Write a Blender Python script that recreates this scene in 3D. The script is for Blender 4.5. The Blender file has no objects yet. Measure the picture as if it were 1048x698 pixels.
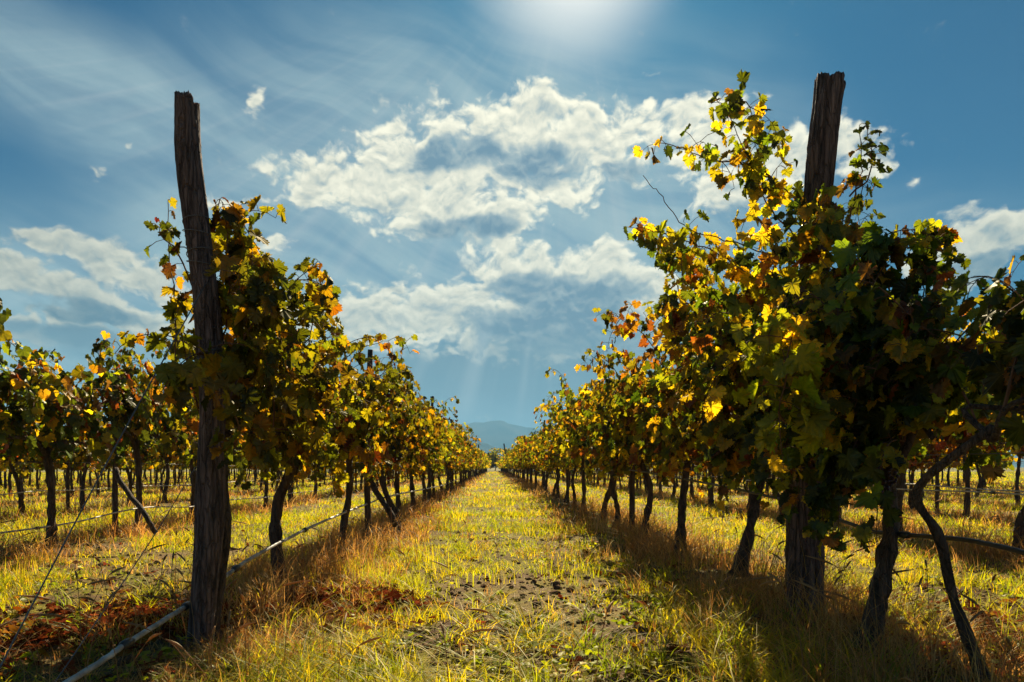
import bpy, math, random
import numpy as np
from mathutils import Vector
R = math.radians
random.seed(7)
SC = bpy.context.scene
COL = SC.collection

# ------------------------------------------------------------------ camera
EYE = 0.85
FPX = 700.0          # focal length in pixels of the 1048 px wide photograph
HX, HY = 505.0, 478.0
cd = bpy.data.cameras.new('camera'); cam = bpy.data.objects.new('camera', cd); COL.objects.link(cam)
cam.location = (0, 0, EYE); cam.rotation_euler = (R(90), 0, 0)
cd.sensor_width = 36; cd.lens = FPX / 1048 * 36
cd.shift_x = (524 - HX) / 1048; cd.shift_y = (HY - 349) / 1048
cd.clip_start = 0.05; cd.clip_end = 60000
cd.dof.use_dof = True; cd.dof.focus_distance = 5.0; cd.dof.aperture_fstop = 9
SC.camera = cam

# ------------------------------------------------------------------ sun and sky
SUN_AZ, SUN_EL = R(6.9), R(37.0)
SKY_STRENGTH = 0.050
sl = bpy.data.lights.new('sun', 'SUN'); sun = bpy.data.objects.new('sun', sl); COL.objects.link(sun)
sl.energy = 5.0; sl.angle = R(0.5); sl.color = (1.0, 0.87, 0.60)
S = Vector((math.sin(SUN_AZ) * math.cos(SUN_EL), math.cos(SUN_AZ) * math.cos(SUN_EL), math.sin(SUN_EL)))
sun.rotation_euler = S.to_track_quat('Z', 'Y').to_euler()
sun.location = (0, 0, 30)

vs = SC.view_settings
vs.view_transform = 'Standard'; vs.look = 'None'; vs.gamma = 1.0; vs.use_curve_mapping = False
vs.exposure = 1.25
SC.cycles.use_denoising = True
SC.cycles.max_bounces = 8; SC.cycles.transparent_max_bounces = 8
SC.cycles.diffuse_bounces = 3; SC.cycles.transmission_bounces = 5; SC.cycles.glossy_bounces = 2
SC.cycles.volume_bounces = 0
SC.cycles.sample_clamp_indirect = 6.0


class NT:
    """small node-graph writer"""
    def __init__(s, tree):
        s.t = tree; s.n = tree.nodes; s.l = tree.links
    def new(s, kind, **kw):
        n = s.n.new(kind)
        for k, v in kw.items(): setattr(n, k, v)
        return n
    def put(s, sock, v):
        if isinstance(v, bpy.types.NodeSocket): s.l.new(v, sock)
        elif v is not None: sock.default_value = v
    def m(s, op, a, b=None, c=None, clamp=False):
        n = s.new('ShaderNodeMath', operation=op, use_clamp=clamp)
        s.put(n.inputs[0], a)
        if b is not None: s.put(n.inputs[1], b)
        if c is not None: s.put(n.inputs[2], c)
        return n.outputs[0]
    def vm(s, op, a, b=None, scale=None):
        n = s.new('ShaderNodeVectorMath', operation=op)
        s.put(n.inputs[0], a)
        if b is not None: s.put(n.inputs[1], b)
        if scale is not None: s.put(n.inputs['Scale'], scale)
        return n.outputs[0]
    def noise(s, vec, scale, detail=6, rough=0.55, dist=0.0, lac=2.0, color=False):
        n = s.new('ShaderNodeTexNoise')
        s.put(n.inputs['Vector'], vec); n.inputs['Scale'].default_value = scale
        n.inputs['Detail'].default_value = detail; n.inputs['Roughness'].default_value = rough
        n.inputs['Lacunarity'].default_value = lac; n.inputs['Distortion'].default_value = dist
        return n.outputs['Color' if color else 0]
    def rng(s, v, a, b, c=0.0, d=1.0, smooth=False):
        n = s.new('ShaderNodeMapRange'); n.clamp = True
        if smooth: n.interpolation_type = 'SMOOTHSTEP'
        s.put(n.inputs[0], v)
        for i, x in enumerate((a, b, c, d)): s.put(n.inputs[i + 1], x)
        return n.outputs[0]
    def mix(s, f, a, b, mode='MIX'):
        n = s.new('ShaderNodeMix', data_type='RGBA', blend_type=mode)
        s.put(n.inputs[0], f)
        for i, x in ((6, a), (7, b)):
            if isinstance(x, tuple) and len(x) == 3: x = (*x, 1)
            s.put(n.inputs[i], x)
        return n.outputs[2]
    def ramp(s, f, stops):
        n = s.new('ShaderNodeValToRGB'); s.put(n.inputs[0], f)
        e = n.color_ramp.elements
        while len(e) < len(stops): e.new(0.5)
        for q, (p, c) in zip(e, stops): q.position = p; q.color = (*c, 1)
        return n.outputs[0]


def sky_world():
    w = bpy.data.worlds.new('World'); SC.world = w; w.use_nodes = True
    g = NT(w.node_tree); g.n.clear()
    out = g.new('ShaderNodeOutputWorld'); bg = g.new('ShaderNodeBackground')
    bg.inputs['Strength'].default_value = SKY_STRENGTH
    g.l.new(bg.outputs[0], out.inputs[0])
    sky = g.new('ShaderNodeTexSky'); sky.sky_type = 'NISHITA'; sky.sun_disc = False
    sky.sun_elevation = SUN_EL; sky.sun_rotation = SUN_AZ
    sky.air_density = 1.3; sky.dust_density = 0.6; sky.ozone_density = 2.5; sky.altitude = 300
    tc = g.new('ShaderNodeTexCoord'); D = tc.outputs['Generated']
    sp = g.new('ShaderNodeSeparateXYZ'); g.l.new(D, sp.inputs[0])
    az = g.m('ARCTAN2', sp.outputs[0], sp.outputs[1]); el = g.m('ARCSINE', sp.outputs[2])
    cb = g.new('ShaderNodeCombineXYZ'); g.l.new(az, cb.inputs[0]); g.l.new(el, cb.inputs[1]); A = cb.outputs[0]

    def warp(scale, amt, detail=3):
        c = g.noise(A, scale, detail, color=True)
        return g.vm('ADD', A, g.vm('SCALE', g.vm('SUBTRACT', c, (0.5, 0.5, 0.5)), scale=amt))
    def ae(px, py):
        a = math.atan((px - HX) / FPX); e = math.atan((HY - py) / FPX * math.cos(a)); return a, e
    def blobs(vec, lst, grow=1.0):
        acc = None
        for b in lst:
            px, py, rx, ry = b[:4]; rot = b[4] if len(b) > 4 else 0; amp = b[5] if len(b) > 5 else 1.0
            a, e = ae(px, py)
            k = math.cos(e)
            mp = g.new('ShaderNodeMapping', vector_type='TEXTURE')
            mp.inputs['Location'].default_value = (a, e, 0); mp.inputs['Rotation'].default_value = (0, 0, R(rot))
            ca = math.cos(a)
            mp.inputs['Scale'].default_value = (rx * grow / FPX * ca * ca, ry * grow / FPX * k * k * ca, 1)
            g.l.new(vec, mp.inputs[0])
            gr = g.new('ShaderNodeTexGradient', gradient_type='SPHERICAL'); g.l.new(mp.outputs[0], gr.inputs[0])
            v = gr.outputs['Fac']
            if amp != 1.0: v = g.m('MULTIPLY', v, amp)
            acc = v if acc is None else g.m('SMOOTH_MAX', acc, v, 0.12)
        return acc
    Aw = warp(11.0, 0.055, 4)
    # thick heaps of cumulus
    heaps = [(345, 180, 86, 32, 3), (400, 195, 80, 40), (560, 190, 80, 30, 0, .8), (420, 168, 92, 50, 8), (515, 150, 115, 58, 0), (600, 148, 92, 48, 0), (640, 140, 36, 26, 0, .85),
             (455, 208, 95, 42), (490, 222, 70, 34), (404, 127, 24, 11, 0, .8), (510, 251, 22, 15, 0, .85), (545, 120, 60, 28),
             (590, 290, 110, 46), (545, 280, 60, 34), (480, 315, 95, 44, 6), (395, 326, 110, 38, 0), (330, 312, 60, 22, 0, .9), (652, 294, 75, 22, -6),
             (560, 325, 135, 50), (620, 320, 60, 35), (440, 325, 70, 35),
             (735, 140, 50, 38, 35), (765, 190, 75, 30, 10), (832, 160, 75, 38), (884, 172, 34, 18), (706, 120, 30, 22, 30), (990, 255, 72, 36, 0), (1040, 240, 40, 25),
             (45, 248, 56, 15, 5, .85), (118, 258, 52, 18, 0, .85), (150, 285, 60, 24, -8), (45, 292, 90, 22, -6), (120, 318, 80, 22, -8, .9), (60, 325, 80, 18, -4, .8), (10, 272, 60, 18, 0, 1), (60, 345, 120, 20, 0, .9), (150, 330, 60, 18, 0, .9), (35, 240, 30, 9, 0, .8), (95, 262, 40, 9, 0, .8),
             (250, 202, 44, 9, 0, .8), (133, 145, 22, 14, 0, .50), (262, 110, 13, 30, -25, .55), (110, 175, 44, 12, 0, .48), (400, 296, 26, 7, 0, .8),
             (312, 206, 20, 6, 0, .6), (667, 101, 13, 11, 0, .6), (665, 70, 18, 8, 0, .6), (470, 427, 42, 8, 0, .6), (930, 187, 16, 10, 0, .46), (280, 250, 30, 16, 0, .7), (410, 296, 22, 7, 0, .8)]
    M = blobs(Aw, heaps, 1.60)
    st = g.vm('MULTIPLY', Aw, (1.0, 1.45, 1.0))
    def field(v):
        n = g.noise(v, 16, 8, 0.60)
        w = g.vm('ADD', v, g.vm('SCALE', g.vm('SUBTRACT', g.noise(v, 45, 2, color=True), (.5, .5, .5)), scale=.016))
        f = g.m('MULTIPLY', g.m('SUBTRACT', n, .5), 2.3)
        for sc, am in ((34, .46), (78, .26)):
            vo = g.new('ShaderNodeTexVoronoi', feature='SMOOTH_F1'); g.l.new(w, vo.inputs['Vector']); vo.inputs['Scale'].default_value = sc; vo.inputs['Smoothness'].default_value = .35
            f = g.m('ADD', f, g.m('MULTIPLY', g.m('SUBTRACT', 0.42, vo.outputs['Distance']), am))
        return f, n
    f1, n1 = field(st)
    f2, n2 = field(g.vm('ADD', st, (0.0015, 0.010, 0)))
    dens = g.m('ADD', g.m('ADD', g.m('MULTIPLY', M, 1.75), g.m('MULTIPLY', f1, 1.15)), -0.64)
    cover = g.m('MULTIPLY', g.rng(dens, -0.10, 0.42, smooth=True), g.rng(M, 0.03, 0.38))
    relief = g.m('SUBTRACT', f1, f2)
    thick = g.rng(dens, 0.28, 0.95, smooth=True)
    # shaded, sun-blocking cores of the cloud heaps
    core = blobs(Aw, [(468, 158, 62, 20, 0), (560, 165, 50, 22, -10), (545, 175, 40, 18), (475, 235, 60, 14), (550, 292, 62, 20, 0), (600, 305, 70, 22), (570, 338, 120, 30),
                      (640, 172, 28, 14), (785, 215, 60, 18), (110, 350, 130, 14), (70, 318, 110, 14), (1000, 270, 60, 14)], 1.25)
    core = g.rng(g.m('ADD', core, g.m('MULTIPLY', g.m('SUBTRACT', n1, .5), .9)), 0.10, 0.62, smooth=True)
    shade = g.m('ADD', g.m('MULTIPLY', thick, 0.20), g.m('MULTIPLY', core, 0.66), clamp=True)
    shade = g.m('SUBTRACT', g.m('ADD', shade, 0.14), g.m('MULTIPLY', relief, 0.85), clamp=True)
    K = 10.0
    cc = g.ramp(shade, [(0.0, (1.0, .95, .74)), (0.30, (.72, .71, .58)), (0.62, (.36, .44, .45)), (1.0, (.15, .25, .33))])
    # distance from the sun: the brightest cloud is the one near it
    dt = g.new('ShaderNodeVectorMath', operation='DOT_PRODUCT'); g.l.new(D, dt.inputs[0]); dt.inputs[1].default_value = S
    near = g.rng(dt.outputs['Value'], 0.72, 0.97, 0.62, 1.0)
    cc = g.vm('SCALE', cc, scale=g.m('MULTIPLY', near, K))
    # veil of high ice cloud and its streaks
    base = sky.outputs[0]
    base = g.mix(1.0, base, (0.030, 0.205, 0.320), 'MULTIPLY')
    mp = g.new('ShaderNodeMapping', vector_type='TEXTURE'); g.l.new(warp(2.2, 0.22, 2), mp.inputs[0])
    mp.inputs['Rotation'].default_value = (0, 0, R(-17)); mp.inputs['Scale'].default_value = (1.0, 0.16, 1)
    ci = g.noise(mp.outputs[0], 3.4, 7, 0.6, 0.15)
    veilm = blobs(warp(3, .15), [(470, 250, 430, 280, 0, 1.35), (300, 260, 260, 170, 0, 1.25), (130, 120, 330, 100, -12, .8), (80, 330, 300, 160, 0, .9), (520, 380, 330, 110, 0, .75), (600, 0, 180, 150, 0, .25), (900, 230, 330, 60, 0, .35)], 1.0)
    veil = g.m('MULTIPLY', g.rng(veilm, 0.0, 0.75, smooth=True), g.rng(ci, 0.32, 0.66, 0.42, 0.86, smooth=True))
    base = g.mix(veil, base, (3.5, 4.7, 4.9))
    # dark rain-blue bank under the lower cloud, with soft shafts fanning from the sun
    sa, se = SUN_AZ, SUN_EL
    fx = g.m('DIVIDE', g.m('SUBTRACT', az, sa), g.m('ADD', g.m('SUBTRACT', se, el), 0.05))
    cf = g.new('ShaderNodeCombineXYZ'); g.l.new(fx, cf.inputs[0])
    shaft = g.noise(cf.outputs[0], 9.0, 3, 0.5)
    bank = blobs(Aw, [(540, 385, 210, 75, 0, 1), (600, 350, 120, 60, 0, 1), (420, 400, 150, 45, 0, .6)], 1.15)
    bank = g.m('MULTIPLY', g.rng(bank, 0.02, 0.75, smooth=True), 0.70)
    base = g.mix(bank, base, (0.75, 1.55, 2.25))
    sh = g.m('MULTIPLY', g.rng(shaft, 0.42, 0.75, smooth=True), g.rng(veilm, 0.3, 0.9))
    base = g.mix(g.m('MULTIPLY', sh, 0.26), base, (5.8, 6.0, 5.8))
    # pale band low over the plain
    low = g.rng(el, 0.0, 0.17, 1.0, 0.0, smooth=True)
    base = g.mix(g.m('MULTIPLY', low, 0.8), base, (3.1, 4.1, 4.7))
    glow = g.rng(dt.outputs['Value'], 0.986, 1.0)
    base = g.mix(g.m('MULTIPLY', g.m('POWER', glow, 3.0), 0.85), base, (11.0, 10.6, 9.6))
    col = g.mix(cover, base, cc)
    foot = blobs(Aw, [(580, 384, 150, 52, 0, 1), (450, 386, 140, 34, 0, .9), (640, 350, 50, 24, 0, .6), (80, 352, 150, 20, 0, .8)], 1.2)
    foot = g.rng(g.m('ADD', foot, g.m('MULTIPLY', g.m('SUBTRACT', n1, .5), .8)), .10, .60, 0, .62, smooth=True)
    col = g.mix(foot, col, (1.45, 2.35, 2.95))
    rays = g.m('MULTIPLY', g.rng(shaft, .45, .68, smooth=True), blobs(A, [(520, 400, 260, 120, 0, 1)]))
    col = g.mix(g.m('MULTIPLY', rays, .42), col, (4.6, 5.3, 5.4))
    g.l.new(col, bg.inputs['Color'])
    w.cycles.sampling_method = 'MANUAL'; w.cycles.sample_map_resolution = 256
sky_world()

# ------------------------------------------------------------------ helpers: pixel of the photograph -> point of the place
def at(px, py, d):
    """3-D point seen at (px, py) that stands d metres ahead of the photographer"""
    return np.array(((px - HX) / FPX * d, d, EYE + (HY - py) / FPX * d))

rs = np.random.RandomState(11)

def link(o, parent=None):
    COL.objects.link(o)
    if parent is not None: o.parent = parent
    return o

def mesh_np(name, V, T, mat=None, col=None, luv=None, smooth=False, quads=None):
    V = np.asarray(V, np.float32); T = np.asarray(T, np.int32)
    me = bpy.data.meshes.new(name)
    me.vertices.add(len(V)); me.vertices.foreach_set('co', V.ravel())
    k = T.shape[1]
    me.loops.add(T.size); me.loops.foreach_set('vertex_index', T.ravel())
    me.polygons.add(len(T))
    me.polygons.foreach_set('loop_start', np.arange(0, T.size, k, dtype=np.int32))
    try: me.polygons.foreach_set('loop_total', np.full(len(T), k, np.int32))
    except Exception: pass
    if smooth: me.polygons.foreach_set('use_smooth', np.ones(len(T), bool))
    me.update(calc_edges=True)
    if col is not None:
        a = me.attributes.new('Col', 'FLOAT_COLOR', 'POINT')
        c = np.ones((len(V), 4), np.float32); c[:, :col.shape[1]] = col
        a.data.foreach_set('color', c.ravel())
    if luv is not None:
        a = me.attributes.new('luv', 'FLOAT_VECTOR', 'POINT')
        c = np.zeros((len(V), 3), np.float32); c[:, :2] = luv
        a.data.foreach_set('vector', c.ravel())
    if mat: me.materials.append(mat)
    return me

def obj(name, me, parent=None, label=None, cat=None, group=None, kind=None, loc=None):
    o = bpy.data.objects.new(name, me); link(o, parent)
    if loc is not None: o.location = loc
    tag(o, label, cat, group, kind); return o

def tag(o, label=None, cat=None, group=None, kind=None):
    for k, v in (('label', label), ('category', cat), ('group', group), ('kind', kind)):
        if v: o[k] = v
    return o

def empty(name, loc, label, cat, group=None, rz=0):
    o = bpy.data.objects.new(name, None); link(o); o.location = loc; o.rotation_euler = (0, 0, rz)
    o.empty_display_size = 0.1
    return tag(o, label, cat, group)

def smooth_path(P, n):
    """Catmull-Rom through the points, n samples"""
    P = np.asarray(P, float)
    if len(P) == 2: t = np.linspace(0, 1, n)[:, None]; return P[0] * (1 - t) + P[1] * t
    Q = np.vstack((2 * P[0] - P[1], P, 2 * P[-1] - P[-2]))
    out = []
    for t in np.linspace(0, len(P) - 1 - 1e-6, n):
        i = int(t); f = t - i; a, b, c, d = Q[i:i + 4]
        out.append(.5 * ((2 * b) + (c - a) * f + (2 * a - 5 * b + 4 * c - d) * f * f + (3 * b - a - 3 * c + d) * f ** 3))
    return np.array(out)

class Tubes:
    """collects tubes; all rings have the same number of sides"""
    def __init__(s): s.V = []; s.T = []; s.n = 0
    def add(s, P, rad, sides=6, rough=0.0, rng=rs, cap=True, fn=None):
        P = np.asarray(P, float); m = len(P); rad = np.broadcast_to(np.asarray(rad, float), (m,))
        tan = np.gradient(P, axis=0); tan /= np.linalg.norm(tan, axis=1)[:, None] + 1e-9
        up = np.array((1., 0.02, 0.01)) if abs(tan[0][2]) > .6 else np.array((0.02, .01, 1.))
        a = np.cross(tan, up); a /= np.linalg.norm(a, axis=1)[:, None] + 1e-9
        b = np.cross(tan, a)
        th = np.linspace(0, 2 * np.pi, sides, endpoint=False)
        rr = rad[:, None] * np.ones((m, sides))
        if rough: rr = rr * (1 + rough * rng.randn(m, sides))
        if fn is not None: rr = fn(rr, th, P)
        V = P[:, None, :] + rr[:, :, None] * (np.cos(th)[None, :, None] * a[:, None, :] + np.sin(th)[None, :, None] * b[:, None, :])
        V = V.reshape(-1, 3)
        i = np.arange(m - 1)[:, None] * sides; j = np.arange(sides)[None, :]; j2 = (j + 1) % sides
        q = np.stack((i + j, i + j2, i + sides + j2, i + sides + j), -1).reshape(-1, 4)
        T = np.vstack((q[:, [0, 1, 2]], q[:, [0, 2, 3]]))
        if cap:
            V = np.vstack((V, P[0], P[-1])); c0, c1 = m * sides, m * sides + 1; j = np.arange(sides); j2 = (j + 1) % sides
            T = np.vstack((T, np.stack((j2, j, np.full(sides, c0)), 1), np.stack(((m - 1) * sides + j, (m - 1) * sides + j2, np.full(sides, c1)), 1)))
        s.V.append(V); s.T.append(T + s.n); s.n += len(V)
    def mesh(s, name, mat, smooth=True):
        return mesh_np(name, np.vstack(s.V), np.vstack(s.T), mat, smooth=smooth)

# ------------------------------------------------------------------ materials
def new_mat(name):
    m = bpy.data.materials.new(name); m.use_nodes = True; g = NT(m.node_tree); g.n.clear()
    return m, g, g.new('ShaderNodeOutputMaterial')

def leaf_mat(name, trans=0.62, tcol=(2.1, 1.8, 0.45), gloss=0.025, jitter=0.25, mottle=True, rough=.42):
    m, g, out = new_mat(name)
    at_ = g.new('ShaderNodeAttribute', attribute_name='Col'); c = at_.outputs['Color']
    oi = g.new('ShaderNodeObjectInfo')
    hs = g.new('ShaderNodeHueSaturation')
    g.l.new(g.rng(oi.outputs['Random'], 0, 1, 0.5 - .03 * jitter * 4, 0.5 + .012 * jitter * 4), hs.inputs['Hue'])
    g.l.new(g.rng(oi.outputs['Random'], 0, 1, 1 - jitter, 1 + jitter), hs.inputs['Value']); g.l.new(c, hs.inputs['Color'])
    c = hs.outputs[0]
    if mottle:
        uv = g.new('ShaderNodeAttribute', attribute_name='luv').outputs['Vector']
        tc = g.new('ShaderNodeTexCoord').outputs['Object']
        n = g.noise(tc, 38, 4, .6)
        ln = g.vm('LENGTH', uv); ln = ln.node.outputs['Value']
        edge = g.rng(g.m('ADD', ln, g.m('MULTIPLY', g.m('SUBTRACT', n, .5), 1.1)), .72, 1.05)
        amt = g.m('MULTIPLY', edge, at_.outputs['Alpha'])
        n5 = g.noise(tc, 75, 3, .6)
        c = g.mix(g.rng(n5, .48, .66, 0, .55), c, (1.55, 1.15, .45), 'MULTIPLY')
        c = g.mix(g.rng(n5, .50, .36, 0, .5), c, (.62, .62, .8), 'MULTIPLY')
        c = g.mix(amt, c, (.09, .036, .012))
        sp = g.new('ShaderNodeSeparateXYZ'); g.l.new(uv, sp.inputs[0])
        ang = g.m('ARCTAN2', sp.outputs[0], sp.outputs[1])
        vein = g.m('ABSOLUTE', g.m('SINE', g.m('MULTIPLY', ang, 3.4)))
        vein = g.rng(vein, 0.0, 0.12, 0.22, 0.0)
        c = g.mix(vein, c, (.32, .34, .09))
    df = g.new('ShaderNodeBsdfDiffuse'); g.l.new(c, df.inputs[0])
    tr = g.new('ShaderNodeBsdfTranslucent'); g.l.new(g.mix(1.0, c, tcol, 'MULTIPLY'), tr.inputs[0])
    mx = g.new('ShaderNodeMixShader'); mx.inputs[0].default_value = trans
    g.l.new(df.outputs[0], mx.inputs[1]); g.l.new(tr.outputs[0], mx.inputs[2])
    o = mx.outputs[0]
    if gloss:
        gl = g.new('ShaderNodeBsdfGlossy'); gl.inputs['Roughness'].default_value = rough; gl.inputs[0].default_value = (.95, .9, .8, 1)
        m2 = g.new('ShaderNodeMixShader'); m2.inputs[0].default_value = gloss
        g.l.new(o, m2.inputs[1]); g.l.new(gl.outputs[0], m2.inputs[2]); o = m2.outputs[0]
    g.l.new(o, out.inputs[0]); return m

def bark_mat(name, c1, c2, scale=30, stretch=.12, bump=.6, rough=.9, cracks=0):
    m, g, out = new_mat(name)
    tc = g.new('ShaderNodeTexCoord').outputs['Object']
    v = g.vm('MULTIPLY', tc, (1, 1, stretch))
    n = g.noise(v, scale, 8, .65, .4); n2 = g.noise(tc, 4, 4, .6)
    c = g.ramp(n, [(.36, c1), (.5, tuple(.5 * (a + b) for a, b in zip(c1, c2))), (.66, c2)])
    c = g.mix(g.rng(n2, .45, .75, 0, .5), c, tuple(x * .6 for x in c1))
    b = g.new('ShaderNodeBsdfPrincipled'); g.l.new(c, b.inputs['Base Color']); b.inputs['Roughness'].default_value = rough
    if cracks:
        w = g.vm('ADD', g.vm('MULTIPLY', tc, (1, 1, .11)), g.vm('SCALE', g.noise(tc, 9, 4, .6, color=True), scale=.035))
        vo = g.new('ShaderNodeTexVoronoi', feature='DISTANCE_TO_EDGE'); g.l.new(w, vo.inputs['Vector']); vo.inputs['Scale'].default_value = cracks
        cr = g.rng(vo.outputs['Distance'], .0, .09)
        c = g.mix(g.m('SUBTRACT', 1, cr), c, tuple(x * .35 for x in c1))
        pale = g.noise(g.vm('MULTIPLY', tc, (1, 1, .2)), 16, 6, .7)
        c = g.mix(g.rng(pale, .55, .72, 0, .55), c, (.36, .27, .24))
        n = g.m('ADD', n, g.m('MULTIPLY', cr, .9))
    bp = g.new('ShaderNodeBump'); bp.inputs['Strength'].default_value = bump; bp.inputs['Distance'].default_value = .02
    g.l.new(n, bp.inputs['Height']); g.l.new(bp.outputs[0], b.inputs['Normal'])
    g.l.new(b.outputs[0], out.inputs[0]); return m

def plain_mat(name, col, rough=.5, metal=0.0, var=.25, scale=8):
    m, g, out = new_mat(name)
    tc = g.new('ShaderNodeTexCoord').outputs['Object']
    n = g.noise(tc, scale, 5, .6)
    c = g.mix(g.rng(n, .35, .65), tuple(x * (1 - var) for x in col), tuple(min(1, x * (1 + var)) for x in col))
    b = g.new('ShaderNodeBsdfPrincipled'); g.l.new(c, b.inputs['Base Color']); b.inputs['Roughness'].default_value = rough
    b.inputs['Metallic'].default_value = metal
    g.l.new(b.outputs[0], out.inputs[0]); return m

M_LEAF = leaf_mat('vine_leaf')
M_GRASS = leaf_mat('grass_blade', trans=.58, tcol=(1.6, 1.5, .4), gloss=.03, jitter=0, mottle=False, rough=.5)
M_STRAW = leaf_mat('dry_grass_blade', trans=.46, tcol=(1.5, 1.15, .7), gloss=.03, jitter=0, mottle=False, rough=.5)
M_LITTER = leaf_mat('fallen_leaf', trans=.2, tcol=(1.3, 1.1, .8), gloss=0, jitter=0)
M_BARK = bark_mat('vine_bark', (.030, .019, .014), (.17, .11, .08), 40, .15, 1.0, cracks=70)
M_CANE = bark_mat('cane_bark', (.10, .045, .022), (.22, .11, .055), 40, .2, .3)
M_POST = bark_mat('weathered_wood', (.040, .024, .022), (.25, .165, .145), 46, .09, 1.0, cracks=48)
M_HOSE = plain_mat('irrigation_hose', (.42, .38, .34), .55, 0, .5, 14)
M_HOSED = plain_mat('dark_hose', (.05, .045, .04), .4, 0, .3, 6)
M_WIRE = plain_mat('galvanised_wire', (.16, .15, .15), .4, .7, .2, 20)
M_GRAPE = plain_mat('grape_skin', (.03, .012, .035), .35, 0, .4, 90)

# ------------------------------------------------------------------ terrain
def vnoise(x, y, f, seed):
    """cheap smooth value noise, 0..1"""
    x = np.asarray(x) * f; y = np.asarray(y) * f
    xi = np.floor(x).astype(int); yi = np.floor(y).astype(int); u = x - xi; v = y - yi
    u = u * u * (3 - 2 * u); v = v * v * (3 - 2 * v)
    def h(a, b):
        n = (a * 374761393 + b * 668265263 + seed * 974634777) & 0x7fffffff
        n = ((n ^ (n >> 13)) * 1274126177) & 0x7fffffff
        return ((n ^ (n >> 16)) & 0xffff) / 65535.0
    return (h(xi, yi) * (1 - u) + h(xi + 1, yi) * u) * (1 - v) + (h(xi, yi + 1) * (1 - u) + h(xi + 1, yi + 1) * u) * v
def fb(x, y, f, seed, o=3):
    return sum(vnoise(x, y, f * 2 ** i, seed + i) * .5 ** i for i in range(o)) / sum(.5 ** i for i in range(o))

ROWS = [-1.40 - 3.05 * i for i in range(0, 9)][::-1] + [1.65 + 3.05 * i for i in range(0, 9)]
def row_dist(x):
    return np.min(np.abs(np.asarray(x)[..., None] - np.array(ROWS)), axis=-1)
def gz(x, y):
    """height of the ground"""
    x = np.asarray(x, float); y = np.asarray(y, float)
    near = np.clip(1 - np.hypot(x, y) / 60, 0, 1)
    return near * ((fb(x, y, .9, 3) - .5) * .07 + (fb(x, y, 6, 9, 3) - .5) * .030) + .05 * np.exp(-(row_dist(x) / .45) ** 2) * near

def axis(n_near, near, far):
    a = np.linspace(0, near, n_near); b = near * (far / near) ** np.linspace(0, 1, 46)[1:]
    return np.concatenate((-b[::-1], -a[1:][::-1], a, b))
gx = axis(150, 9, 14000); gy = axis(190, 12, 14000)
GX, GY = np.meshgrid(gx, gy); GZ = gz(GX, GY)
nx, ny = len(gx), len(gy)
i = (np.arange(ny - 1)[:, None] * nx + np.arange(nx - 1)[None, :]).ravel()
Q = np.stack((i, i + 1, i + nx + 1, i + nx), 1)
def ground_mat():
    m, g, out = new_mat('soil_and_turf')
    P = g.new('ShaderNodeNewGeometry').outputs['Position']
    n1 = g.noise(P, 2.3, 8, .62); n2 = g.noise(P, 28, 6, .7); n3 = g.noise(P, .35, 5, .6)
    soil = g.ramp(n2, [(.3, (.026, .013, .007)), (.5, (.095, .050, .024)), (.7, (.27, .155, .070))])
    turf = g.ramp(g.noise(P, 14, 6, .7), [(.3, (.06, .055, .006)), (.5, (.17, .14, .010)), (.72, (.36, .27, .03))])
    c = g.mix(g.rng(n1, .42, .56), soil, turf)
    straw = g.ramp(g.noise(P, 40, 5, .7), [(.3, (.12, .065, .025)), (.7, (.36, .24, .10))])
    c = g.mix(g.rng(n3, .48, .62, 0, .6), c, straw)
    ln = g.vm('LENGTH', P).node.outputs['Value']
    far = g.rng(ln, 40, 200)
    c = g.mix(far, c, g.ramp(g.noise(g.vm('MULTIPLY', P, (1, .3, 1)), .02, 5, .6), [(.35, (.10, .10, .03)), (.65, (.24, .19, .06))]))
    b = g.new('ShaderNodeBsdfPrincipled'); g.l.new(c, b.inputs['Base Color']); b.inputs['Roughness'].default_value = .95
    b.inputs['Specular IOR Level'].default_value = .15
    bp = g.new('ShaderNodeBump'); bp.inputs['Strength'].default_value = .9; bp.inputs['Distance'].default_value = .03
    g.l.new(n2, bp.inputs['Height']); g.l.new(bp.outputs[0], b.inputs['Normal'])
    g.l.new(b.outputs[0], out.inputs[0]); return m
obj('ground', mesh_np('ground', np.stack((GX, GY, GZ), -1).reshape(-1, 3), Q, ground_mat(), smooth=True), kind='structure',
    label='weedy soil of the vineyard running to the horizon')

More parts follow.
